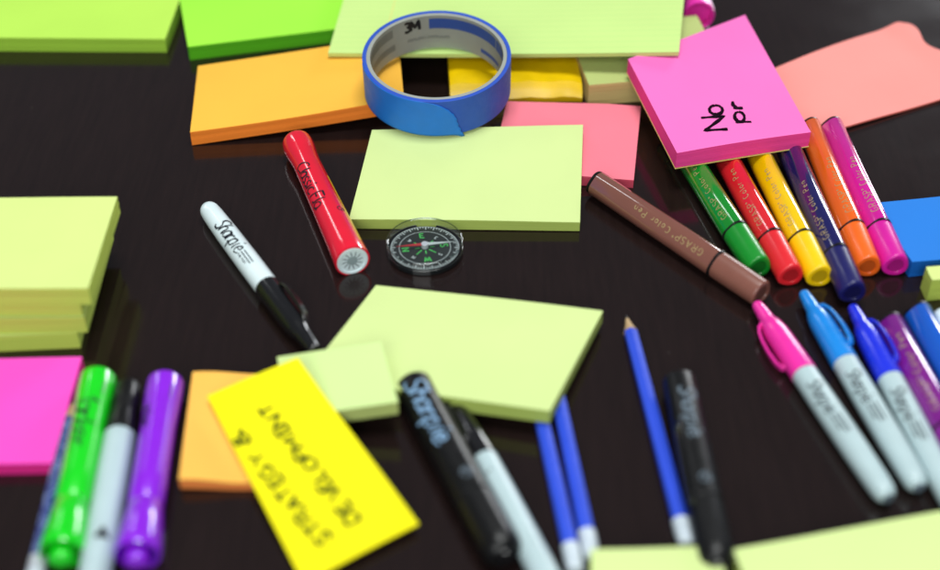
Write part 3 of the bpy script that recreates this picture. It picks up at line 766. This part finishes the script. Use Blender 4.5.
# black markers
def black_marker(label, head, tail, r, L, clip=False, tm=PRINTBLUE, ts=9, toff=0, tx=14, rev=False):
    o, ac, L = pen_root('marker_pen', label, 'marker', head, tail, r, 'black chunky markers', L)
    prof = [(0, .1)]+arc(0, r-2.5, 2.4, r+.1, 6)+[(30, r+.1), (L-36, r), (L-34, r+.05), (L-33.6, r-.5), (L-33, r-.5), (L-32.6, r), (L-8, r-.1), (L-3, r-.4), (L-1, r-1.4), (L, r-2.4), (L-.1, .1)]
    b = mesh_obj('barrel', lathe(prof, 44), BLACKM, o, 35)
    mesh_obj('end_knob', lathe([(L-.2, 4.8), (L+1.4, 4.5), (L+1.6, .1)], 24), BLACK, o, 40)
    ls, w = strokes('Sharpie', ts, .14, .25, .02, True)
    x0 = tx+w if rev else tx
    mesh_obj('lettering', ink(ls, 1.3, on_cyl(r, x0, ac+toff, rev, lift=.15)), tm, b)
    l2, w2 = strokes('P', 4); mesh_obj('emblem', ink(l2+[circ(1.2, 2, 2.8, 2.8)], .6, on_cyl(r, 68, ac+.1, False, lift=.15)), PRINTGREY, b)
    if clip: mesh_obj('clip', sweep_strip([(L-30, r), (L-31, r+2.2), (L-40, r+2.8), (L-60, r+2.6), (L-74, r+1.6), (L-78, r+.1)], 3.0, 1.0, ac-.55), BLACK, b, 60, bevel=.3)
    return o
black_marker('black chunky marker with light blue lettering in front of the large lime pad', (412, 384), (501, 548), 9.0, 112, ts=10.5, toff=-.4, tx=5)
black_marker('black chunky marker with a clip right of the sharpened pencil', (679, 380), (714, 548), 8.2, 112, clip=True, tm=PRINTGREY, ts=8, toff=-.1, tx=12)
fine_marker('grey permanent marker with black cap beside the chunky black marker', (455, 404), (550, 585), BLACK, GREYW, clip_off=-.5, L=134, narrow=4.3, capL=38, bars=False, text='-')
fine_marker('grey marker with black cap between the green and purple highlighters', (129, 384), (92, 590), BLACKM, GREYW, clip_off=-3, L=134, r=7.0, narrow=6.2, capL=34, bars=False, text='', rev=False, group=None, mark=99)
# highlighters
GH = plastic('green_highlighter', srgb(20, 216, 30), .2, .6); PH = plastic('purple_highlighter', srgb(142, 34, 226), .2, .6); MH = plastic('magenta_highlighter', srgb(252, 60, 190), .25, .5)
chisel_marker('green highlighter lying at the left between pencil and grey marker', (99, 376), (64, 545), GH, 'Marker', L=108, txt_off=-1.0, txt_x=14, rev=False, txt_size=11)
chisel_marker('purple highlighter right of the grey marker at the left', (166, 380), (139, 547), PH, 'Marker', L=106, txt_off=-1.15, txt_x=16, rev=False, txt_size=6)
chisel_marker('magenta highlighter end behind the hot pink pad, cut by the far edge', (688, -52), (699, 16), MH, None, L=None, bar=False, knob=False, r=9.5, za=9.5, zb=9.5)

# ================================================================== camera, light, world
cam = bpy.data.cameras.new('camera'); co = bpy.data.objects.new('camera', cam); COL.objects.link(co)
co.location = (0, 0, CAMH*MM); co.rotation_euler = (PI/2-PITCH, 0, 0)
cam.sensor_width = 36; cam.lens = 36*FPX/940; cam.clip_start = .01; cam.clip_end = 50
cam.dof.use_dof = True; cam.dof.focus_distance = .775; cam.dof.aperture_fstop = 2.9; cam.dof.aperture_blades = 9
scene.camera = co
def area(name, loc, target, sx, sy, power, col=(1, 1, 1)):
    l = bpy.data.lights.new(name, 'AREA'); l.shape = 'RECTANGLE'; l.size = sx; l.size_y = sy; l.energy = power; l.color = col
    o = bpy.data.objects.new(name, l); COL.objects.link(o); o.location = loc
    o.rotation_euler = (Vector(target)-Vector(loc)).to_track_quat('-Z', 'Y').to_euler()
    return o
area('ceiling_panel_light', (.1, .6, 1.75), (0, .6, 0), .5, .8, 23, (.97, 1, .98))
area('front_fill_light', (-.3, -1.1, 1.15), (0, .6, 0), 1.5, 1.0, 27, (.97, 1, .98))  # unseen fill added to brighten the front sides of the pads
area('left_window_light', (-2.1, 3.2, 1.9), (-.08, .6, 0), .16, 1.0, 6, (.95, .98, 1))
area('right_window_light', (1.62, 3.3, .78), (.2, .65, 0), 1.0, .42, 36, (.95, .98, 1))
wd = bpy.data.worlds.new('World'); scene.world = wd; wd.use_nodes = True
nt = wd.node_tree; bg = nt.nodes['Background']
bg.inputs[0].default_value = (.80, .86, 1, 1); bg.inputs[1].default_value = .14
scene.view_settings.view_transform = 'Standard'; scene.view_settings.look = 'None'; scene.view_settings.gamma = 1; scene.view_settings.exposure = 0.1
scene.render.engine = 'CYCLES'
